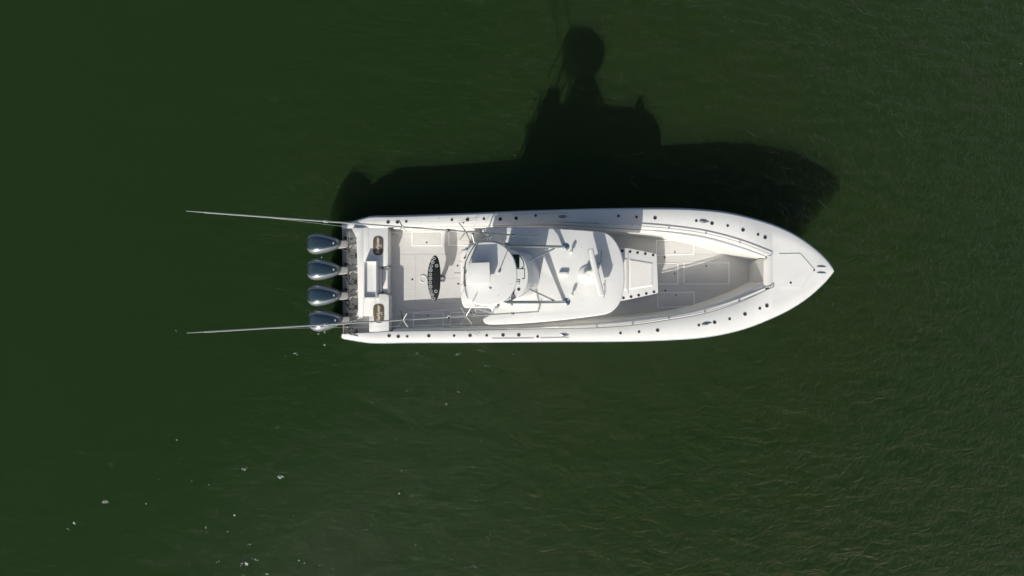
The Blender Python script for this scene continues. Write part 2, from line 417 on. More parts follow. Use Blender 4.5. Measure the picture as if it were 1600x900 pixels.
# ------------------------------------------------------------------ transom
TZ = 1.06
slab('splash_well', [(534.5, 353), (577, 352), (577, 523), (536, 523)], .62, .1, M['gel2'], boat, bevel=.01)
slab('engine_ledge', [(540.5, 362), (546, 362), (547, 512), (541.5, 512)], .72, .6, M['gel2'], boat, bevel=.015)
slab('transom_cap', round_poly([(549, 356), (568, 356), (568, 494), (560, 496), (558.5, 420), (557, 371)], 1), TZ, .55, M['gel'], boat, bevel=.02)
slab('transom_cap', rect(568.05, 355.6, 576.5, 408), TZ-.002, .55, M['gel'], boat, bevel=.004)
slab('transom_cap', round_poly([(568.05, 466), (588, 466), (588, 494), (568.05, 494)], .3), TZ-.002, .55, M['gel'], boat, bevel=.004)
slab('transom_wing', round_poly([(576.6, 355.4, .2), (606, 355.2, .2), (606, 416, 7), (588, 416, .2), (576.6, 416, .2)], 1), TZ-.006, SOLE, M['gel'], boat, bevel=.03, seg=3)
slab('transom_wing', round_poly([(588.1, 459.5, .2), (607.5, 459.5, 7), (607.5, 518, .2), (576.8, 518.6, .2), (576.8, 494.1, .2), (588.1, 494.1, .2)], 1), TZ-.006, SOLE, M['gel'], boat, bevel=.03, seg=3)
# raised bait tub with sunken lid
tub = empty('bait_tub', W(578, 436, TZ), boat)
TT = TZ+.24
bm = bmesh.new()
o_, i_ = ppoly(rect(567.6, 408, 587.8, 465.5), TT), ppoly(rect(569.2, 409.6, 587.0, 464.4), TT)
vo = [bm.verts.new(p) for p in o_]; vi = [bm.verts.new(p) for p in i_]
lo = [bm.verts.new((p.x, p.y, .6)) for p in o_]; li = [bm.verts.new((p.x, p.y, TT-.115)) for p in i_]
for a, b_ in ((lo, vo), (vo, vi), (vi, li)):
    for k in range(4): bm.faces.new((a[k], a[(k+1) % 4], b_[(k+1) % 4], b_[k]))
from_bm('tub_wall', bm, M['gel'], tub, smooth=False)
bm = bmesh.new(); add_prism(bm, [Vector((p.x, p.y, TT-.1)) for p in i_], TT-.14, 0)
from_bm('tub_lid', bm, M['gel'], tub, smooth=False)
# bench
bench = empty('transom_bench', W(597, 437, SOLE), boat)
slab('seat', round_poly(rect(588.2, 416.6, 606.5, 459.2), 1.2), .92, SOLE, M['gel2'], bench, bevel=.02)
slab('backrest', round_poly(rect(588.4, 420, 597, 456), 1), .98, .9, M['vinyl'], bench, bevel=.02)
slab('cushion', round_poly(rect(598.5, 421.5, 606, 454.5), 1), .955, .9, M['vinyl'], bench, bevel=.02)
for y in (418.7, 456.3): lathe('latch', W(597.7, y, .92), [(.03, 0), (.03, .012), (.02, .016)], M['bronze'], bench, n=12)
# name pads
def text_mesh(name, body, size, mat_, parent, loc, rotz, shear=.25, squash=1, off=.0):
    cu = bpy.data.curves.new(name, 'FONT'); cu.body = body; cu.size = size; cu.shear = shear; cu.extrude = .0012; cu.offset = off
    cu.align_x = 'CENTER'; cu.align_y = 'CENTER'; cu.resolution_u = 3
    to = bpy.data.objects.new('t', cu); C.objects.link(to); bpy.context.view_layer.update()
    me = bpy.data.meshes.new_from_object(to); bpy.data.objects.remove(to)
    me.transform(Matrix.Diagonal((squash, 1, 1, 1))); me.transform(Matrix.Rotation(rotz, 4, 'Z')); me.transform(Matrix.Translation(loc))
    return link(name, me, mat_, parent, smooth=False)
for (x, y, lab) in ((590.8, 384, 'dark brown step pad with white lettering on the port corner'), (592, 490, 'golden brown step pad with white lettering on the starboard corner')):
    e = empty('step_pad', W(x, y, TZ-.006), boat); e['label'] = lab
    slab('pad_border', round_poly(rect(x-8.9, y-15.7, x+8.9, y+15.7), 8.9, 8), TZ-.002, TZ-.01, M['gel2'], e, bevel=.001)
    slab('pad', round_poly(rect(x-8.1, y-14.9, x+8.1, y+14.9), 8.1, 8), TZ+.006, TZ-.01, M['pad'], e, bevel=.003)
    text_mesh('lettering', 'SeaHunter', .125, M['text'], e, W(x-.6, y, TZ+.0072), R(90), .35, .78, .0022)
    text_mesh('lettering', '45', .085, M['stain'], e, W(x+4.3, y+.4, TZ+.0072), R(90), .2)
# aft tuna-door seams and side door
def deck_line(x0, y0, x1, y1, w_=.25, m='seam', dz=.0035, name='deck_seam'):
    za, zb = zs(x0), zs(x1); bm = bmesh.new()
    d = Vector((x1-x0, y1-y0)).normalized(); q = Vector((-d.y, d.x))*w_
    vs = [bm.verts.new(p) for p in (W(x0-q.x, y0-q.y, za+dz), W(x1-q.x, y1-q.y, zb+dz), W(x1+q.x, y1+q.y, zb+dz), W(x0+q.x, y0+q.y, za+dz))]
    bm.faces.new(vs); r = bmesh.ops.extrude_face_region(bm, geom=bm.faces[:])
    for v in r['geom']:
        if isinstance(v, bmesh.types.BMVert): v.co.z -= .003
    return from_bm(name, bm, M[m], boat, smooth=False)
deck_line(651, 338.5, 651, 352, .2, 'stain'); deck_line(684, 336.5, 692, 353, .45)
deck_line(778, 529, 822, 528.6, .9, 'stain', .012, 'rub_strip'); deck_line(769, 529.1, 778, 529, .9, 'stain', .012, 'rub_strip')
deck_line(822, 528.6, 833.5, 528.4, .9, 'stain', .012, 'rub_strip'); deck_line(844, 528.2, 889, 527.6, .7, 'stain', .012, 'rub_strip')
deck_line(800, 334.6, 845, 333.3, .5, 'stain', .012, 'rub_strip'); deck_line(845, 333.3, 888, 332, .5, 'stain', .012, 'rub_strip')

# ------------------------------------------------------------------ rod and cup holders
def holder_proto(r, name):
    bm = bmesh.new()
    add_lathe(bm, Vector((0, 0, 0)), [(r, 0, 0), (r, .005, 0), (r*.88, .008, 0), (r*.72, .006, 0), (r*.62, .002, 1)], 18)
    bmesh.ops.recalc_face_normals(bm, faces=bm.faces); me = bpy.data.meshes.new(name); bm.to_mesh(me); bm.free()
    me.materials.append(M['bronze']); me.materials.append(M['dark'])
    for p in me.polygons: p.use_smooth = True
    me.set_sharp_from_angle(angle=R(40)); return me
big, small = holder_proto(.044, 'rod_holder'), holder_proto(.033, 'cup_ring')
def put(me, name, x, y, z, parent=boat, s=1):
    o = bpy.data.objects.new(name, me); C.objects.link(o); o.parent = parent; p = W(x, y, z)
    o.location = p-WORLD[parent.name]; o.scale = (s, s, 1); return o
for x, y, k in ((606.5, 347, 1), (621, 347, 1), (634.7, 346, 0), (706, 343.5, 0), (730.5, 343, 1), (724, 348.3, -1), (756, 342, 0), (781.5, 342.3, 1), (806.5, 341, 1), (837, 336.7, 0), (966.5, 337.5, 0), (994.5, 339, 0), (1023.5, 340.5, 1), (1088, 345, 0), (1112.5, 349, 1), (1137, 352.7, 0), (1161, 359.3, 1), (1184.5, 366.5, 0), (1195.5, 371, 1),
                (608, 524.5, 1), (622.3, 525.6, 1), (636.2, 525.6, 0), (670, 524.6, 1), (709.5, 524.5, 0), (734.5, 524, 1), (760.5, 524, 0), (786, 523.4, 1), (810.6, 523.2, 1), (840, 526, 0), (969.5, 520.4, 0), (998.5, 518.4, 0), (1027.5, 516, 1), (1092, 508, 0), (1116.5, 503.6, 1), (1140, 498.3, 0), (1164, 490.8, 1), (1187.2, 482, 0), (1198.2, 477.8, 1)):
    put(big if k == 1 else small, 'rod_holder', x, y, zs(x)+.009, s=1.06 if k >= 0 else .6)
# cleats
def cleat(x, y, ln, z, rot=0):
    e = empty('cleat', W(x, y, z), boat); c = W(x, y, z)
    lathe('base', c, [(1, 0), (1, .006), (.8, .01), (.4, .011)], M['bronze'], e, n=20, sx=ln, sy=ln*.27, rot=rot)
    d = Vector((math.cos(rot), math.sin(rot), 0))
    bm = bmesh.new(); add_tube(bm, [c+d*t*ln*.92+Vector((0, 0, .038-.012*abs(t)**2)) for t in (-1, -.6, -.2, .2, .6, 1)], [.006, .011, .013, .013, .011, .006], 8)
    for t in (-.3, .3): add_tube(bm, [c+d*t*ln, c+d*t*ln+Vector((0, 0, .036))], .011, 8)
    from_bm('horn', bm, M['chrome'], e)
cleat(879.5, 338.3, .125, zs(880)); cleat(881.5, 523.7, .125, zs(880)); cleat(1100, 346.3, .13, zs(1100), R(-9)); cleat(1104, 505.8, .13, zs(1104), R(10))
cleat(554.5, 350.3, .075, zs(554)+.003, R(8)); cleat(556.3, 525.3, .075, zs(556)+.003); cleat(1282.5, 417.2, .125, zs(1282)+.003); cleat(1282.5, 426.8, .125, zs(1282)+.003)
# anchor locker
loc_ = empty('anchor_locker', W(1240, 423, 1.66), boat)
AL = [(1217.5, 396), (1250.6, 395.6), (1273, 421), (1252.5, 450), (1218, 450.5)]
def zfore(x, y, a=0):
    A, B = smooth_tab(PORT, x), smooth_tab(STBD, x); return zs(x)+.03*math.sin(math.pi*max(0, min(1, (y-A)/(B-A))))*min(1, max(0, (x-1207)/95))
bm = bmesh.new()
def locker_face(d, dz):
    cx, cy = 1242, 423; return [W(cx+(x-cx)*d, cy+(y-cy)*d, zfore(x, y)+dz) for x, y in AL]
add_prism(bm, locker_face(1.008, .006), 1.5, 0); from_bm('gasket', bm, M['stain'], loc_, smooth=False)
bm = bmesh.new(); add_prism(bm, locker_face(.988, .016), 1.5, .006); from_bm('lid', bm, M['gel'], loc_, smooth=False)
lathe('latch', W(1235, 442, 1.64), [(.03, 0, 0), (.03, .02, 0), (.018, .024, 1)], [M['chrome'], M['bronze']], loc_, n=12)
lathe('latch', W(1271.5, 422.8, 1.70), [(.022, 0, 0), (.022, .02, 0), (.012, .024, 1)], [M['chrome'], M['bronze']], loc_, n=12)
# grab rails along the bow
for pts in ([(874, 347), (932, 349), (988, 352.5), (1045, 357), (1103, 365), (1156, 379), (1206, 398.5)], [(874, 511.5), (932.5, 510.4), (988.7, 505.6), (1045, 497), (1101.5, 487), (1155, 470.5), (1208.5, 448.3)]):
    e = empty('grab_rail', W(pts[3][0], pts[3][1], zs(1045)), boat)
    P = [W(x, y, zs(x)+.07) for x, y in pts]
    tube('rail', [W(pts[0][0], pts[0][1], zs(pts[0][0]))]+spline(P, 6)+[W(pts[-1][0], pts[-1][1], zs(pts[-1][0])+.01)], .0125, M['alu'], e)
    for (x, y) in pts[1:-1]: 
        z = zs(x); tube('stanchion', [W(x, y, z), W(x, y, z+.07)], .011, M['alu'], e)
        lathe('foot', W(x, y, z+.004), [(.028, 0), (.028, .006), (.012, .01)], M['chrome'], e, n=12)

# ------------------------------------------------------------------ black rod table in the cockpit
tb = empty('rod_table', W(686, 435, SOLE), boat); tb['label'] = 'black pointed oval table top ringed with rod holders'
BT = 1.2
bpts = [(680.3, 399), (684, 402.5), (686.7, 412), (688.1, 424), (688.4, 436), (687.5, 450), (685, 462), (681.8, 469), (678.5, 470.3), (675, 468), (671.2, 458.5), (668.7, 447), (667.8, 435), (668.6, 422), (671, 411.5), (675, 403), (678, 399.4)]
slab('table_top', cr_closed(bpts, 3), BT, BT-.04, M['board'], tb, bevel=.008)
ringm, ringb = None, None
def ring_me(r, name, inner):
    bm = bmesh.new(); add_lathe(bm, Vector((0, 0, 0)), [(r, 0, 0), (r, .006, 0), (r*.92, .009, 0), (r*.66, .009, 0), (r*.6, .003, 1)], 18)
    bmesh.ops.recalc_face_normals(bm, faces=bm.faces); me = bpy.data.meshes.new(name); bm.to_mesh(me); bm.free()
    me.materials.append(M['ring']); me.materials.append(inner); return me
rA, rB = ring_me(.042, 'holder_ring', M['dark']), None
bm = bmesh.new(); add_lathe(bm, Vector((0, 0, 0)), [(.048, 0, 0), (.048, .006, 0), (.04, .008, 0), (.036, .003, 1), (.024, .003, 0), (.021, .006, 0), (.014, .004, 1)], 18)
bmesh.ops.recalc_face_normals(bm, faces=bm.faces); rB = bpy.data.meshes.new('holder_ring'); bm.to_mesh(rB); bm.free(); rB.materials.append(M['stain']); rB.materials.append(M['dark'])
for i, (x, y) in enumerate([(678.2, 403.6), (675.8, 409.6), (673.8, 416), (672.8, 422.3), (672.4, 429), (672.3, 435.1), (672.2, 441.4), (672.6, 447.8), (673.3, 454.5), (675.2, 460.4), (677.6, 466.6)]):
    put(rA if i % 2 == 0 else rB, 'holder_ring', x, y, BT, tb)
for x, y in ((682.4, 415), (681.2, 455)): put(rA, 'holder_ring', x, y, BT, tb)
for x, y in ((679, 431), (683.5, 432.5), (679, 437.5), (683.5, 437.5), (681, 446)): 
    lathe('screw', W(x, y, BT), [(.006, 0), (.006, .003)], M['chrome'], tb, n=8)
tube('pedestal', [W(690.5, 435, SOLE), W(689.5, 435, .7), W(681, 435, 1.1), W(680, 435, BT-.03)], [.06, .055, .05, .05], M['alu'], tb, n=12)
lathe('pedestal_foot', W(690.5, 435.5, SOLE), [(.1, 0), (.1, .015), (.06, .03)], M['chrome'], tb, n=20)
for y in (432, 438.5): tube('pedestal_strut', [W(690.5, y, SOLE+.02), W(689.5, y, .85)], .022, M['bronze'] if y < 435 else M['alu'], tb)

# ------------------------------------------------------------------ bow lounge seat
ls = empty('bow_lounge', W(1000, 428, SOLE), boat)
LZ = 1.07
slab('seat_base', round_poly([(968, 387, .2), (984, 388.2, .2), (1026, 396.8, 3), (1028.3, 458, 3), (985, 467.5, .2), (968, 470.8, .2)], 1), LZ, SOLE, M['gel'], ls, bevel=.03, seg=3)
def quilt(poly_l, poly_r, y0l, y0r, y1l, y1r, z, name):
    bm = bmesh.new(); NX, NY = 44, 60; g = []
    for i in range(NX+1):
        u = i/NX; x = poly_l+(poly_r-poly_l)*u; a = y0l+(y0r-y0l)*u; b_ = y1l+(y1r-y1l)*u; row = []
        for j in range(NY+1):
            v = j/NY; y = a+(b_-a)*v; e = min(u, 1-u, v*1.3, (1-v)*1.3)
            pill = .016*min(1, e/.05)**.5
            q = min(abs(math.sin((x*1.0+y*.75)*math.pi/3.6)), abs(math.sin((x*1.0-y*.75)*math.pi/3.6)))
            row.append(bm.verts.new(W(x, y, z+pill+(.009*min(1, q*1.8) if e > .05 else 0))))
        g.append(row)
    for i in range(NX):
        for j in range(NY): bm.faces.new((g[i][j], g[i+1][j], g[i+1][j+1], g[i][j+1]))
    return from_bm(name, bm, M['vinyl'], ls, sharp=180)
quilt(983, 1020.5, 404, 410.5, 453.3, 447, LZ, 'seat_cushion'); quilt(968, 980, 401.5, 403.4, 455.5, 453.6, LZ, 'backrest_cushion')
slab('seat_gap', [(981, 394), (982, 394), (982, 458), (981, 458)], LZ+.006, LZ-.01, M['seam'], ls, bevel=0)
for x, y in ((972.3, 391.2), (984.4, 392.4), (996.2, 394), (1008.2, 395.7), (1020.4, 397.8), (974, 466.2), (986, 464.3), (997.9, 462), (1009.8, 459.4), (1021.7, 456.8)):
    put(small, 'cup_holder', x, y+(.7 if y < 430 else -.7), LZ+.001, ls, 1.12)

# ------------------------------------------------------------------ centre console and leaning post (under the hardtop)
con = empty('centre_console', W(895, 430, SOLE), boat)
slab('console_body', round_poly([(842, 402), (950, 398), (966, 412), (966, 446), (950, 462), (842, 458)], 5), 1.55, SOLE, M['gel'], con, bevel=.05, seg=3)
bm = bmesh.new()
t_ = ppoly(round_poly([(862, 405), (935, 403), (950, 414), (950, 446), (935, 457), (862, 455)], 4), 2.38); b_ = [Vector((p.x*1.03+.1*0, p.y, 1.55)) for p in t_]
add_prism(bm, t_, 1.55, 0, bot=b_); from_bm('windshield', bm, M['tint'], con)
lathe('steering_wheel', W(838, 425, 1.5), [(.2, 0), (.2, .02), (.17, .03), (.04, .0)], M['dark'], con, n=24)
mz = empty('aft_seat', W(735, 425, SOLE), boat)
slab('seat_base', round_poly(rect(726, 386, 770, 462), 5), 1.2, SOLE, M['gel2'], mz, bevel=.03, seg=3)
slab('cushion', round_poly(rect(719.8, 389, 748, 459), 6), 1.34, 1.2, M['vinyl'], mz, bevel=.045, seg=3)
lp = empty('leaning_post', W(800, 430, SOLE), boat)
slab('seat_base', round_poly(rect(786, 405, 812, 455), 4), 1.3, SOLE, M['gel'], lp, bevel=.03)
slab('cushion', round_poly(rect(786, 405, 814, 455), 4), 1.42, 1.3, M['vinyl'], lp, bevel=.04, seg=3)
slab('backrest', round_poly(rect(782, 406, 787, 454), 2), 1.75, 1.38, M['vinyl'], lp, bevel=.03)

# ------------------------------------------------------------------ hardtop
HZ = 2.57
ht = empty('hardtop', W(870, 430, HZ), boat)
hp = [(753.3, 359), (758, 355.6), (775, 354.3), (800, 354.3), (860, 356), (900, 358.3), (930, 360.6), (946, 363), (957.5, 371), (967, 385), (973.5, 404), (976, 429), (975, 452), (970.5, 469), (962.5, 481.5), (950.5, 489.8), (930, 493.8), (880, 500), (830, 504.6), (790, 506.8), (764, 507), (756.5, 503.5), (755.5, 497.5), (763, 493.3), (768, 488), (766, 482.5), (758, 481.3), (732, 481.3), (724.5, 479), (721, 470), (720.5, 461), (724, 450), (735, 425), (748, 396), (756, 385), (762, 381), (765, 377), (762, 368), (755, 363.5)]
hp = cr_closed(hp, 3)
bm = bmesh.new(); add_prism(bm, ppoly(hp, HZ), HZ-.13, .035, 3); from_bm('roof_panel', bm, M['gel'], ht, sharp=50)
slab('roof_liner', [(770, 372), (940, 372), (962, 400), (962, 455), (940, 480), (770, 485)], HZ-.131, HZ-.16, M['gel2'], ht, bevel=0)
for (a, b_) in (((868, 400), (850, 398)), ((868, 458), (850, 460)), ((945, 405), (955, 405)), ((945, 455), (955, 455)), ((775, 400), (785, 403)), ((775, 458), (785, 456))):
    tube('support_leg', [W(a[0], a[1], HZ-.14), W(b_[0], b_[1], SOLE)], .03, M['alu'], ht, n=10)
# antenna pucks
for x, y in ((892.2, 394.5), (893.6, 461)):
    e = empty('anchor_light', W(x, y, HZ), ht) if False else None
    c = W(x, y, HZ)
    bm = bmesh.new(); add_lathe(bm, c, [(.03, 0), (.03, .012), (.014, .02), (.014, .07), (.03, .085), (.04, .12), (.04, .17), (.03, .195), (.01, .205)], 14)
    from_bm('gps_antenna', bm, M['gel'], ht)
slab('antenna_puck', round_poly(rect(873.5, 424.5, 888, 430.5), 3), HZ+.085, HZ-.01, M['gel'], ht, bevel=.02, seg=3)
slab('antenna_puck', round_poly([(873.2, 421.5), (888.2, 421.5), (888.2, 431.6), (873.2, 431.6)], 4), HZ+.012, HZ-.01, M['gel'], ht, bevel=.004)
for x, y in ((908, 386.7), (910, 469), (959, 440.5), (958.5, 413)):
    lathe('roof_fitting', W(x, y, HZ), [(.012, 0), (.012, .006), (.004, .009)], M['stain'], ht, n=8)
# open array radar: dome pedestal and long bar
rd = empty('radar', W(921, 433, HZ), ht) if False else ht
bm = bmesh.new(); add_lathe(bm, W(918.5, 429, HZ), [(.25, -.02), (.24, .012), (.2, .045), (.13, .075), (.11, .2), (.08, .25)], 28)
from_bm('radar_pedestal', bm, M['gel'], ht, sharp=50)
zr = HZ+.42; a, b_ = W(922, 389, zr), W(940.5, 462, zr); d = (b_-a).normalized(); nrm = Vector((-d.y, d.x, 0))
bm = bmesh.new(); rings = []
for t in (0, .012, .5, .988, 1):
    c = a.lerp(b_, t); k = .82 if t in (0, 1) else 1
    prof = [(-.06, -.12), (-.07, .0), (-.05, .075), (0, .09), (.045, .075), (.07, .0), (.06, -.12)]
    rings.append([bm.verts.new(c+nrm*(q*k)+Vector((0, 0, h*k))) for q, h in prof])
for r0, r1 in zip(rings, rings[1:]):
    for k in range(7): bm.faces.new((r0[k], r0[(k+1) % 7], r1[(k+1) % 7], r1[k]))
bm.faces.new(rings[0]); bm.faces.new(rings[-1])
from_bm('radar_array', bm, M['gel'], ht, sharp=45)
lathe('radar_hub', W(927, 426, HZ+.1), [(.1, 0), (.1, .15), (.05, .2)], M['gel'], ht, n=16)
# small wire horns
for pts in ([(939.8, 391), (939.2, 409.3), (933.5, 413)], [(944.5, 442), (945, 458), (943.2, 465.8)], [(944.5, 442), (942.5, 446)]):
    tube('wire_bracket', [W(x, y, HZ+h) for (x, y), h in zip(pts, (.05, .06, .0))], .006, M['bronze'], ht, n=6)

# ------------------------------------------------------------------ tower: pod on the hardtop, sun roof above
tw = empty('tower', W(780, 428, HZ), boat)
PZ = 3.6
pod = cr_closed([(789, 387), (796, 388.5), (808, 393), (818.5, 404), (824, 419), (825.2, 432), (822.5, 447), (814, 460), (802, 468.5), (796, 471), (789, 472)], 4)
pod = [p for p in pod if p[0] > 788.5]
tp = ppoly(pod, PZ)
cpt = W(780, 430, PZ)
bt = [Vector((cpt.x+(p.x-cpt.x)*1.0+(.30 if p.x > .1 else .0), cpt.y+(p.y-cpt.y)*1.0, HZ-.01)) for p in tp]
bm = bmesh.new(); add_prism(bm, tp, HZ, .05, 3, bot=bt); from_bm('upper_helm', bm, M['gel'], tw, sharp=60)
slab('display_screen', [(795, 398), (811.3, 398), (811.3, 418.6), (795, 418.6)], PZ+.02, PZ-.02, M['glass'], tw, bevel=.004)
bm = bmesh.new()
for q in (rect(807, 419.6, 820, 420.6), rect(819, 420.6, 820, 436), rect(815.5, 435.2, 819, 436), rect(805, 436.5, 812.5, 437.3), rect(811.7, 437.3, 812.5, 440.5), rect(806, 439.8, 811.7, 440.5), rect(810.6, 440.5, 811.2, 445)):
    add_prism(bm, ppoly(q, PZ+.008), PZ-.01, 0)
from_bm('hatch_trim', bm, M['bronze'], tw, smooth=False)
put(small, 'compass', 810.6, 452, PZ+.001, tw, 1.1)
slab('helm_wedge', [(800.5, 460), (802.5, 459.5), (805, 452), (804, 451.8)], PZ+.01, PZ-.01, M['bronze'], tw, bevel=0)
# aft belt, side box
0 and slab('belly_belt', round_poly([(720.3, 392, 5), (733, 381, 4), (737, 384, 1), (727.5, 396, 3), (727.5, 458, 3), (733, 472, 1), (729, 474, 3), (720.3, 460, 5)], 3), 3.55, 3.38, M['gel2'], tw, bevel=.03, seg=3)
0 and slab('side_locker', round_poly([(727, 466), (760, 466), (762, 481), (728, 481)], 3), 3.3, 3.15, M['gel'], tw, bevel=.03, seg=3)
slab('tower_floor', round_poly([(730, 390), (785, 390), (785, 470), (730, 470)], 6), HZ+.02, HZ-.01, M['gel2'], tw, bevel=.02)
slab('upper_seat', round_poly(rect(734, 408, 757, 458), 4), 3.5, HZ, M['vinyl'], tw, bevel=.04)
# sun roof
RZ = 4.4
rp = cr_closed([(726.5, 400), (733, 387), (742, 380), (757, 377.3), (773, 378), (785, 382.5), (795, 391), (802.5, 402), (807, 416), (808.3, 431), (806, 446), (800, 458.5), (791, 468), (777, 475.5), (760, 478), (744, 475.5), (732, 468), (725, 457), (723.8, 440), (724.3, 418)], 3)
bm = bmesh.new(); tp = ppoly(rp, RZ); add_prism(bm, tp, RZ-.07, .03, 3)
from_bm('sun_roof', bm, M['gel'], tw, sharp=50)
lathe('roof_pedestal', W(749, 428, RZ), [(.24, -.02), (.235, .05), (.2, .12), (.1, .15)], M['gel'], tw, n=28)
slab('roof_box', round_poly([(730.5, 410.8), (764.8, 409.6), (766.2, 442.4), (727.8, 445)], 1.2), RZ+.29, RZ+.14, M['gel'], tw, bevel=.012)
for x, y in ((777.4, 391), (796.2, 407.4), (797.4, 444.3), (778.6, 461.8), (743.3, 462.3)):
    lathe('roof_bolt', W(x, y, RZ), [(.013, 0), (.013, .005), (.004, .008)], M['stain'], tw, n=8)
bm = bmesh.new(); add_tube(bm, [W(764, 450, RZ+.01), W(767, 452.3, RZ+.02)], .014, 8); from_bm('roof_bracket', bm, M['stain'], tw)
tube('whip_antenna', [W(780, 423.5, RZ+.05), W(787, 406, RZ+.12), W(794.2, 389.3, RZ+.17)], [.009, .007, .005], M['bronze'], tw, n=6)
lathe('antenna_mount', W(780, 425, RZ), [(.03, 0), (.03, .02), (.02, .05), (.01, .06)], M['alu'], tw, n=10)
# tower pipework
for (a, za, b_, zb, r) in (((882.5, 385.6), HZ, (793, 384.5), 3.8, .034), ((883.5, 471.8), HZ, (790, 472), 3.8, .034),
                       ((866, 388.5), HZ+.25, (828, 407), 3.3, .02), ((866, 469.5), HZ+.25, (828, 452), 3.3, .02),
                       ((793, 384.5), 3.8, (786, 388), RZ-.06, .028), ((790, 472), 3.8, (783, 467), RZ-.06, .028),
                       ((770, 380), HZ, (744, 384), RZ-.06, .026), ((770, 478), HZ, (744, 470), RZ-.06, .026),
                       ((733, 389), 3.5, (741, 384), RZ-.05, .018), ((733, 466), 3.5, (741, 468), RZ-.05, .018)):
    tube('tower_leg' if r > .03 else 'tower_brace', [W(a[0], a[1], za), W(*b_, zb)], r, M['alu'], tw, n=12)
for x, y in ((884, 385.8), (885.3, 471.9)):
    lathe('leg_flange', W(x, y, HZ), [(.085, 0), (.085, .012), (.06, .02), (.045, .03)], M['chrome'], tw, n=24)
rl = [(745, 379.5), (736, 392), (727, 411), (725.5, 430), (726, 446)]
tube('guard_rail', spline([W(x, y, RZ+.03+.0*i) for i, (x, y) in enumerate(rl)], 4), .009, M['bronze'], tw, n=6)
tube('guard_rail', [W(746.5, 381, RZ+.02), W(738, 398, RZ+.04), W(730.5, 419, RZ+.03)], .009, M['alu'], tw, n=6)
for x, y in ((726, 403), (726.5, 426.5), (727, 446)): lathe('rail_fitting', W(x, y, RZ), [(.022, 0), (.022, .03), (.01, .05)], M['bronze'], tw, n=8)
for pts in ([(733, 412), (718, 408), (715, 407.5)], [(733, 446), (714, 443.5)]):
    tube('guy_line', [W(x, y, 3.2-.9*i) for i, (x, y) in enumerate(pts)], .004, M['bronze'], tw, n=5)
tube('cable_run', spline([W(x, y, PZ+.012) for x, y in ((812, 400), (817, 408), (818.5, 416), (815, 419))], 5), .007, M['bronze'], tw, n=6)
for a, b_ in (((796, 470), (800, 476)), ((779, 476.5), (776, 481)), ((797, 383.5), (790, 380.5))):
    tube('clamp', [W(a[0], a[1], 3.75), W(b_[0], b_[1], 3.55)], .03, M['bracket'], tw, n=8)
# side rail of the tower and ladder
tube('side_rail', [W(728, 479, 3.6), W(760, 479.5, 3.6), W(776, 476, 3.62), W(793, 473.5, 3.7)], .016, M['alu'], tw)
tube('side_rail', [W(741, 379.5, 3.6), W(770, 377, 3.6), W(792, 384, 3.7)], .016, M['alu'], tw)
lad = empty('tower_ladder', W(724, 430, 1.2), boat)
for y in (418, 442): tube('ladder_rail', [W(724, y, 3.5), W(738, y, 1.6), W(745, y, SOLE)], .018, M['alu'], lad)
for i in range(8):
    t = i/8+.05; z = 3.5-3.0*t; x = 724+14*min(1, t/.63)+(7*(t-.63)/.37 if t > .63 else 0)
    tube('rung', [W(x, 418, z), W(x, 442, z)], .014, M['alu'], lad)

# ------------------------------------------------------------------ outriggers
def outrigger(base, tip, spreads, side):
    A = W(base[0], base[1], 2.66); B = W(tip[0], tip[1], 9.0)
    e = empty('outrigger', A, boat)
    def at_px(px):
        lo, hi = 0, 1
        for _ in range(40):
            m_ = (lo+hi)/2; p = A.lerp(B, m_); q = 800+p.x*FPX/(CAM_H-p.z)
            if q > px: lo = m_
            else: hi = m_
        return lo
    ts = [0, .1, .3, .5, at_px(510), at_px(509), .75, .85, at_px(320)]
    ts = sorted(ts)
    tube('pole', [A.lerp(B, t) for t in ts], [.018-.006*t for t in ts], M['pole'], e, n=10)
    tt = at_px(320); tube('tip_section', [A.lerp(B, tt-.002), A.lerp(B, 1)], [.007, .004], M['line'], e, n=6)
    t5 = at_px(509); tube('pole_collar', [A.lerp(B, t5-.004), A.lerp(B, t5+.004)], .026, M['ring'], e, n=10)
    for px_ in (801, 700): 
        t5 = at_px(px_); tube('pole_collar', [A.lerp(B, t5-.004), A.lerp(B, t5+.004)], .031, M['chrome'], e, n=10)
    D = (B-A).normalized()
    tips = []
    for px_, arms in spreads:
        t = at_px(px_); c = A.lerp(B, t); k = (CAM_H-c.z)/FPX
        for (dx, dy, dz) in arms:
            q = c+Vector((dx*k, -dy*k, dz)); tube('spreader_arm', [c, q], [.011, .008], M['pole'] if dz > -.1 else M['bronze'], e, n=6)
            tips.append((px_, dx, dy, q))
    return e, A, B, at_px
arms1 = [(7.3, -10.5, .12), (-6.5, 9.3, .12), (-5.5, -13, -.12), (6.8, 11.5, -.05)]
arms2 = [(8.3, -13, .12), (-7.7, 12, .12), (-8.3, -14, -.05), (9.3, 12.5, -.05)]
armsp = [(-7.5, 9.3, .12), (-7, -11.5, -.12), (5.5, 6.5, -.05), (2, -2, .1)]
armsp2 = [(-9, 13, .12), (8, -13, .1), (-11.5, -15, -.12), (7.5, 17, -.12)]
S_ = outrigger((841, 487), (292, 520.3), [(630, arms1), (728, arms2)], -1)
P_ = outrigger((840.5, 370.3), (291, 329.7), [(629, armsp), (728, armsp2)], 1)
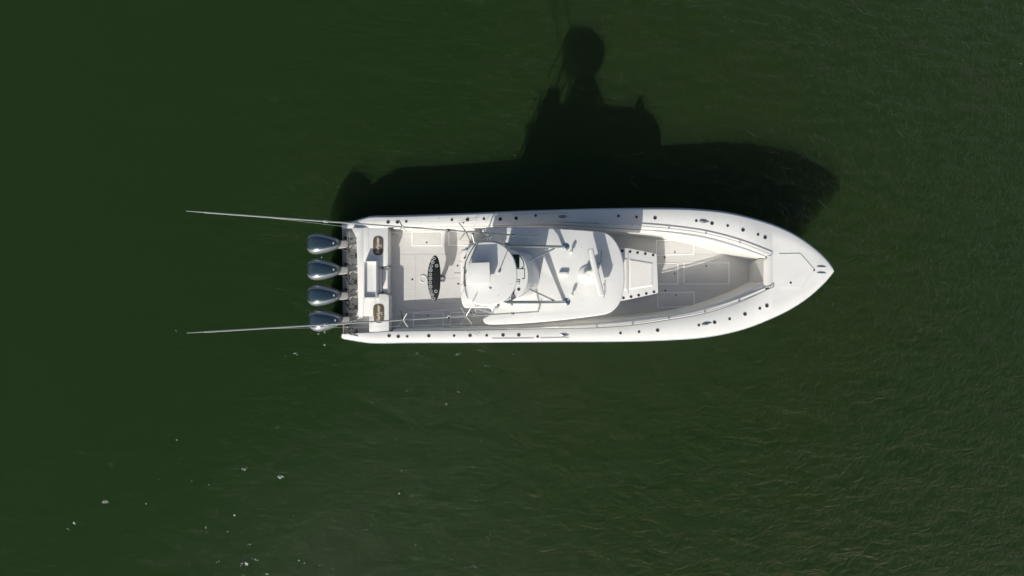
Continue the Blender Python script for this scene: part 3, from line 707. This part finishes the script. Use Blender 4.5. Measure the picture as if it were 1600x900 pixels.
# rigging lines
for (e, A, B, at_px), pts in ((P_, [(717, 348), (744, 343), (745.5, 336.5)]), (S_, [(728, 515.5), (747.5, 523.5), (749, 518.8)])):
    tube('rigging_line', [W(x, y, zs(x)+.05) for x, y in pts], .004, M['bronze'], e, n=4)
for (e, A, B, at_px), dy, sgn in ((P_, 14, -1), (S_, 12, 1)):
    q1 = A.lerp(B, at_px(728)); q2 = A.lerp(B, at_px(629)); k1 = (CAM_H-q1.z)/FPX; k2 = (CAM_H-q2.z)/FPX
    for s in (-1, 1):
        tube('rigging_line', [A, q1+Vector((0, s*dy*k1, 0)), q2+Vector((0, s*10*k2, 0)), A.lerp(B, at_px(515 if s > 0 else 400)), B.lerp(A, .02)], .0018, M['line'], e, n=4)
# outrigger mounts on the hardtop
for (pts, z) in (([(745, 375), (769, 367.5)], 2.75), ([(768.5, 368), (764.5, 377)], 2.75), ([(841, 371), (868, 386)], None), ([(738, 366), (741, 379)], 2.9),
                 ([(757, 484), (770, 489)], 2.75), ([(774.5, 478), (770, 489.5)], 2.8), ([(743, 474), (742.8, 488)], 2.9), ([(745, 483), (770, 489)], 2.8), ([(841.5, 480), (841, 488)], 2.62)):
    if z is None: continue
    tube('outrigger_bracket', [W(pts[0][0], pts[0][1], z+.1), W(pts[1][0], pts[1][1], z)], .014, M['alu'], boat)
for x, y in ((770, 365.5), (770, 490), (736, 488.5), (741, 488.6), (740.5, 491.8), (739, 365.5), (735, 378)):
    lathe('outrigger_fitting', W(x, y, 2.72), [(.02, 0), (.028, .02), (.028, .05), (.01, .06)], M['bronze'] if y != 491.8 else M['ring'], boat, n=10)

# ------------------------------------------------------------------ outboards
def outboard(x0, yc_, variant=0, tilt=0):
    e = empty('outboard_motor', W(x0+30, yc_, 0), boat)
    ex = W(x0+30, yc_, 1.0)
    ox = W(x0, yc_, 1.05); S1 = (CAM_H-1.05)/FPX
    # stations along x (pixels from the aft end): half width of widest line, top panel half width, crown height
    st = [(0, .10, .06, 1.02), (1.2, .165, .09, 1.12), (4, .225, .125, 1.22), (9, .27, .155, 1.30), (16, .292, .165, 1.34), (24, .28, .155, 1.34), (32, .245, .13, 1.32), (39, .20, .10, 1.28), (44, .16, .075, 1.235), (48, .12, .05, 1.18), (50, .08, .03, 1.12)]
    bm = bmesh.new(); prev = None
    for (dx, hw, tw_, zt) in st:
        x = ox.x+dx*S1; zw = 1.0+.02*dx/50
        g_ = hw-tw_; sh = lambda q: (tw_+.008+g_*q)
        half = [(hw*.78, .66), (hw*.98, .84), (hw, zw), (sh(.86), zw+(zt-zw)*.48), (sh(.62), zw+(zt-zw)*.76), (sh(.34), zw+(zt-zw)*.91), (sh(.0), zt-.012), (tw_, zt-.004), (tw_*.5, zt+.006)]
        prof = [(-a_, b_) for a_, b_ in half]+[(0, zt+.01)]+half[::-1]
        row = [bm.verts.new((x, ox.y+q, z)) for q, z in prof]
        if prev:
            for i in range(len(row)-1):
                f = bm.faces.new((prev[i], prev[i+1], row[i+1], row[i])); f.material_index = 2 if i in (6, 11) and 2 < dx < 45 else (0 if 6 <= i <= 11 else 1)
            bm.faces.new((prev[-1], prev[0], row[0], row[-1])).material_index = 1
        else: bm.faces.new(row).material_index = 1
        prev = row
    bm.faces.new(prev[::-1]).material_index = 1
    from_bm('cowling', bm, [M['cowl'], M['cowl2'], M['dark']], e, sharp=38)
    # seam line, emblem
    emb = W(x0+41.2, yc_-.2*0-3.2, 1.285)
    lathe('emblem', Vector((emb.x, ox.y, 1.272)), [(.022, 0), (.022, .012), (.01, .014)], M['ring'], e, n=14, sx=.8, sy=1.25)
    # neck / clamp bracket
    slab('swivel_bracket', round_poly([(x0+44, yc_-5.5), (x0+50, yc_-5.2), (x0+62.5, yc_-5), (x0+64, yc_-2), (x0+64, yc_+3.5), (x0+61, yc_+6.5), (x0+47, yc_+8), (x0+42, yc_+7)], 1.6), .98, .45, M['bracket'], e, bevel=.05, seg=3)
    slab('midsection', round_poly([(x0+24, yc_-4), (x0+44, yc_-4), (x0+48, yc_), (x0+44, yc_+4), (x0+24, yc_+4), (x0+19, yc_)], 2), .68, -.45, M['cowl2'], e, bevel=.03)
    slab('lower_pan', round_poly([(x0+8, yc_-9), (x0+42, yc_-8), (x0+50, yc_-5), (x0+50, yc_+5), (x0+42, yc_+8), (x0+8, yc_+9)], 4), .7, .55, M['cowl2'], e, bevel=.03)
    for dy in (-9.5, 9): slab('tilt_clamp', round_poly(rect(x0+57.5, yc_+dy-1.4, x0+62.5, yc_+dy+1.4), 1), .9, .45, M['dark'], e, bevel=.01)
    tube('tilt_tube', [W(x0+60.5, yc_-10.5, .78), W(x0+60.5, yc_+10.5, .78)], .025, M['hose2'], e)
    slab('clamp_plate', round_poly(rect(x0+61, yc_-9, x0+66, yc_+9), 1), .76, .3, M['bracket'], e, bevel=.01)
    # hoses from the cowl to the transom wall
    rnd = random.Random(int(yc_))
    def hs(pts, r, m):
        tube('rigging_hose', spline([W(x, y, z) for x, y, z in pts], 6), r, M[m], e, n=8)
    xb = 557.5
    hs([(x0+58, yc_+8, .8), (543, yc_+10.5, .92), (546, yc_+17, .82), (551, yc_+19.5, .85), (xb+1, yc_+18.5, .85)], .014, 'hose')
    hs([(x0+58, yc_+9, .8), (541.5, yc_+14, .86), (545, yc_+20, .80), (551, yc_+22.5, .83), (xb+1, yc_+22.8, .83)], .012, 'hose')
    hs([(545.5, yc_+15, .76), (546, yc_+7, .88), (549.5, yc_+2, .95), (xb, yc_-.5, .9)], .028, 'hose2')
    if variant == 1:
        hs([(543, yc_+16, .8), (547, yc_+23, .95), (553, yc_+22, .95), (554, yc_+17, .9), (550, yc_+13, .86)], .013, 'hose')
        hs([(543, yc_+14, .8), (549, yc_+19, .9), (555, yc_+17, .9), (xb, yc_+12, .88)], .02, 'hose2')
    hs([(x0+59, yc_-7, .8), (544, yc_-9+rnd.uniform(-1, 1), .92), (549, yc_-6, .9), (553, yc_-9, .86), (xb+1, yc_-8, .86)], .011, 'hose')
    tube('steering_arm', [W(x0+55, yc_+9.5, .93), W(x0+63, yc_+10.5, .95), W(x0+66, yc_+13, .9)], .018, M['dark'], e)
    tube('steering_ram', [W(x0+62.5, yc_-12, .84), W(x0+62.5, yc_+12, .84)], .02, M['chrome'], e)
    for dy in (-.5, 16.5, 20.5): lathe('hose_fitting', W(xb-.8, yc_+dy, .86), [(.028, 0), (.028, .05), (.016, .06)], M['dark'], e, n=10)
    e.rotation_euler.z = R(tilt)
    return e
for i, (x, y, v) in enumerate(((479.5, 381, 0), (480, 421.3, 1), (480.3, 461.5, 1), (482.5, 500.8, 1))):
    e = outboard(x, y, v, (.6, -.5, .3, 1.6)[i])
    if i == 3: e['label'] = 'outboard motor lowest in the row, with the outrigger pole crossing above it'
lathe('fuel_cap', W(547.5, 373, .62), [(.036, 0), (.036, .01), (.02, .012)], M['bronze'], boat, n=14)

# ------------------------------------------------------------------ white flecks: sun glints painted as diffuse specks, plus bubbles by the motors
glint_and_foam = mat('glint_and_foam', (.72, .76, .76), .8)
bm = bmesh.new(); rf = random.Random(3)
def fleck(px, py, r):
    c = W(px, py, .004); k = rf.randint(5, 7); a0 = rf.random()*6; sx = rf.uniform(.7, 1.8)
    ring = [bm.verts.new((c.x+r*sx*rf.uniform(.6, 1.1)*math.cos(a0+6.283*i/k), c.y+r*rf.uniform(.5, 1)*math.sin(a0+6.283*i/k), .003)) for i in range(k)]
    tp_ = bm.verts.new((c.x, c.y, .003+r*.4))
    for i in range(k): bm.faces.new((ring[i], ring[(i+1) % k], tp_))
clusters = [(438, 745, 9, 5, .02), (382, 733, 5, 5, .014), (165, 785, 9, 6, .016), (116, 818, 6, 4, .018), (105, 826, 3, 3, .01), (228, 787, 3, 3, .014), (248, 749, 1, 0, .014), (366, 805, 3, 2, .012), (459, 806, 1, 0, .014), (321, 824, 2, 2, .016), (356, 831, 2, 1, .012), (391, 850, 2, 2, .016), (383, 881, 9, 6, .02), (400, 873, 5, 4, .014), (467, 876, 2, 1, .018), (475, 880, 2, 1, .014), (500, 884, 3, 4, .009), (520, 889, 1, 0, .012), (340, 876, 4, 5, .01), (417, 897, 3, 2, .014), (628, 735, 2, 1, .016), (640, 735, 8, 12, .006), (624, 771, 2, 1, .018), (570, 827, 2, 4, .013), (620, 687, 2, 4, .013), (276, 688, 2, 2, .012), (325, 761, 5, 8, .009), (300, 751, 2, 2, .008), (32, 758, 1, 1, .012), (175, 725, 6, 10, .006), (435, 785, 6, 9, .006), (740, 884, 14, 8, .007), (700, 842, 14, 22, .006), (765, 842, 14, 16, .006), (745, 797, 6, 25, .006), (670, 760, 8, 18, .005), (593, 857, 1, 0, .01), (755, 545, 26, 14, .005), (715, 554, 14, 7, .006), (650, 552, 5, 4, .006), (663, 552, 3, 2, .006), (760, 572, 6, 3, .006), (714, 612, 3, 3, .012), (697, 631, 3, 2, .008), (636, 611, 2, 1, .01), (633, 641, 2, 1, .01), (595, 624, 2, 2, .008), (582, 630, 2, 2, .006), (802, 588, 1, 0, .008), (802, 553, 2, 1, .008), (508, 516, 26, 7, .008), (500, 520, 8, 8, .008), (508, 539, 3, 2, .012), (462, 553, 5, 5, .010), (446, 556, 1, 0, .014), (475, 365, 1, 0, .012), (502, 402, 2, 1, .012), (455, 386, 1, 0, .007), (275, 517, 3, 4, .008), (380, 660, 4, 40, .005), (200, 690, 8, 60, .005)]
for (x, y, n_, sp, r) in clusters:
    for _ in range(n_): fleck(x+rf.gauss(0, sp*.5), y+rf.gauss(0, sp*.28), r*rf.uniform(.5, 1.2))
f = from_bm('glint_and_foam_flecks', bm, glint_and_foam, smooth=False); f['kind'] = 'stuff'
f['label'] = 'tiny white flecks painted as sun glints on the green water, with bubbles by the motors'; f['category'] = 'glint_and_foam'
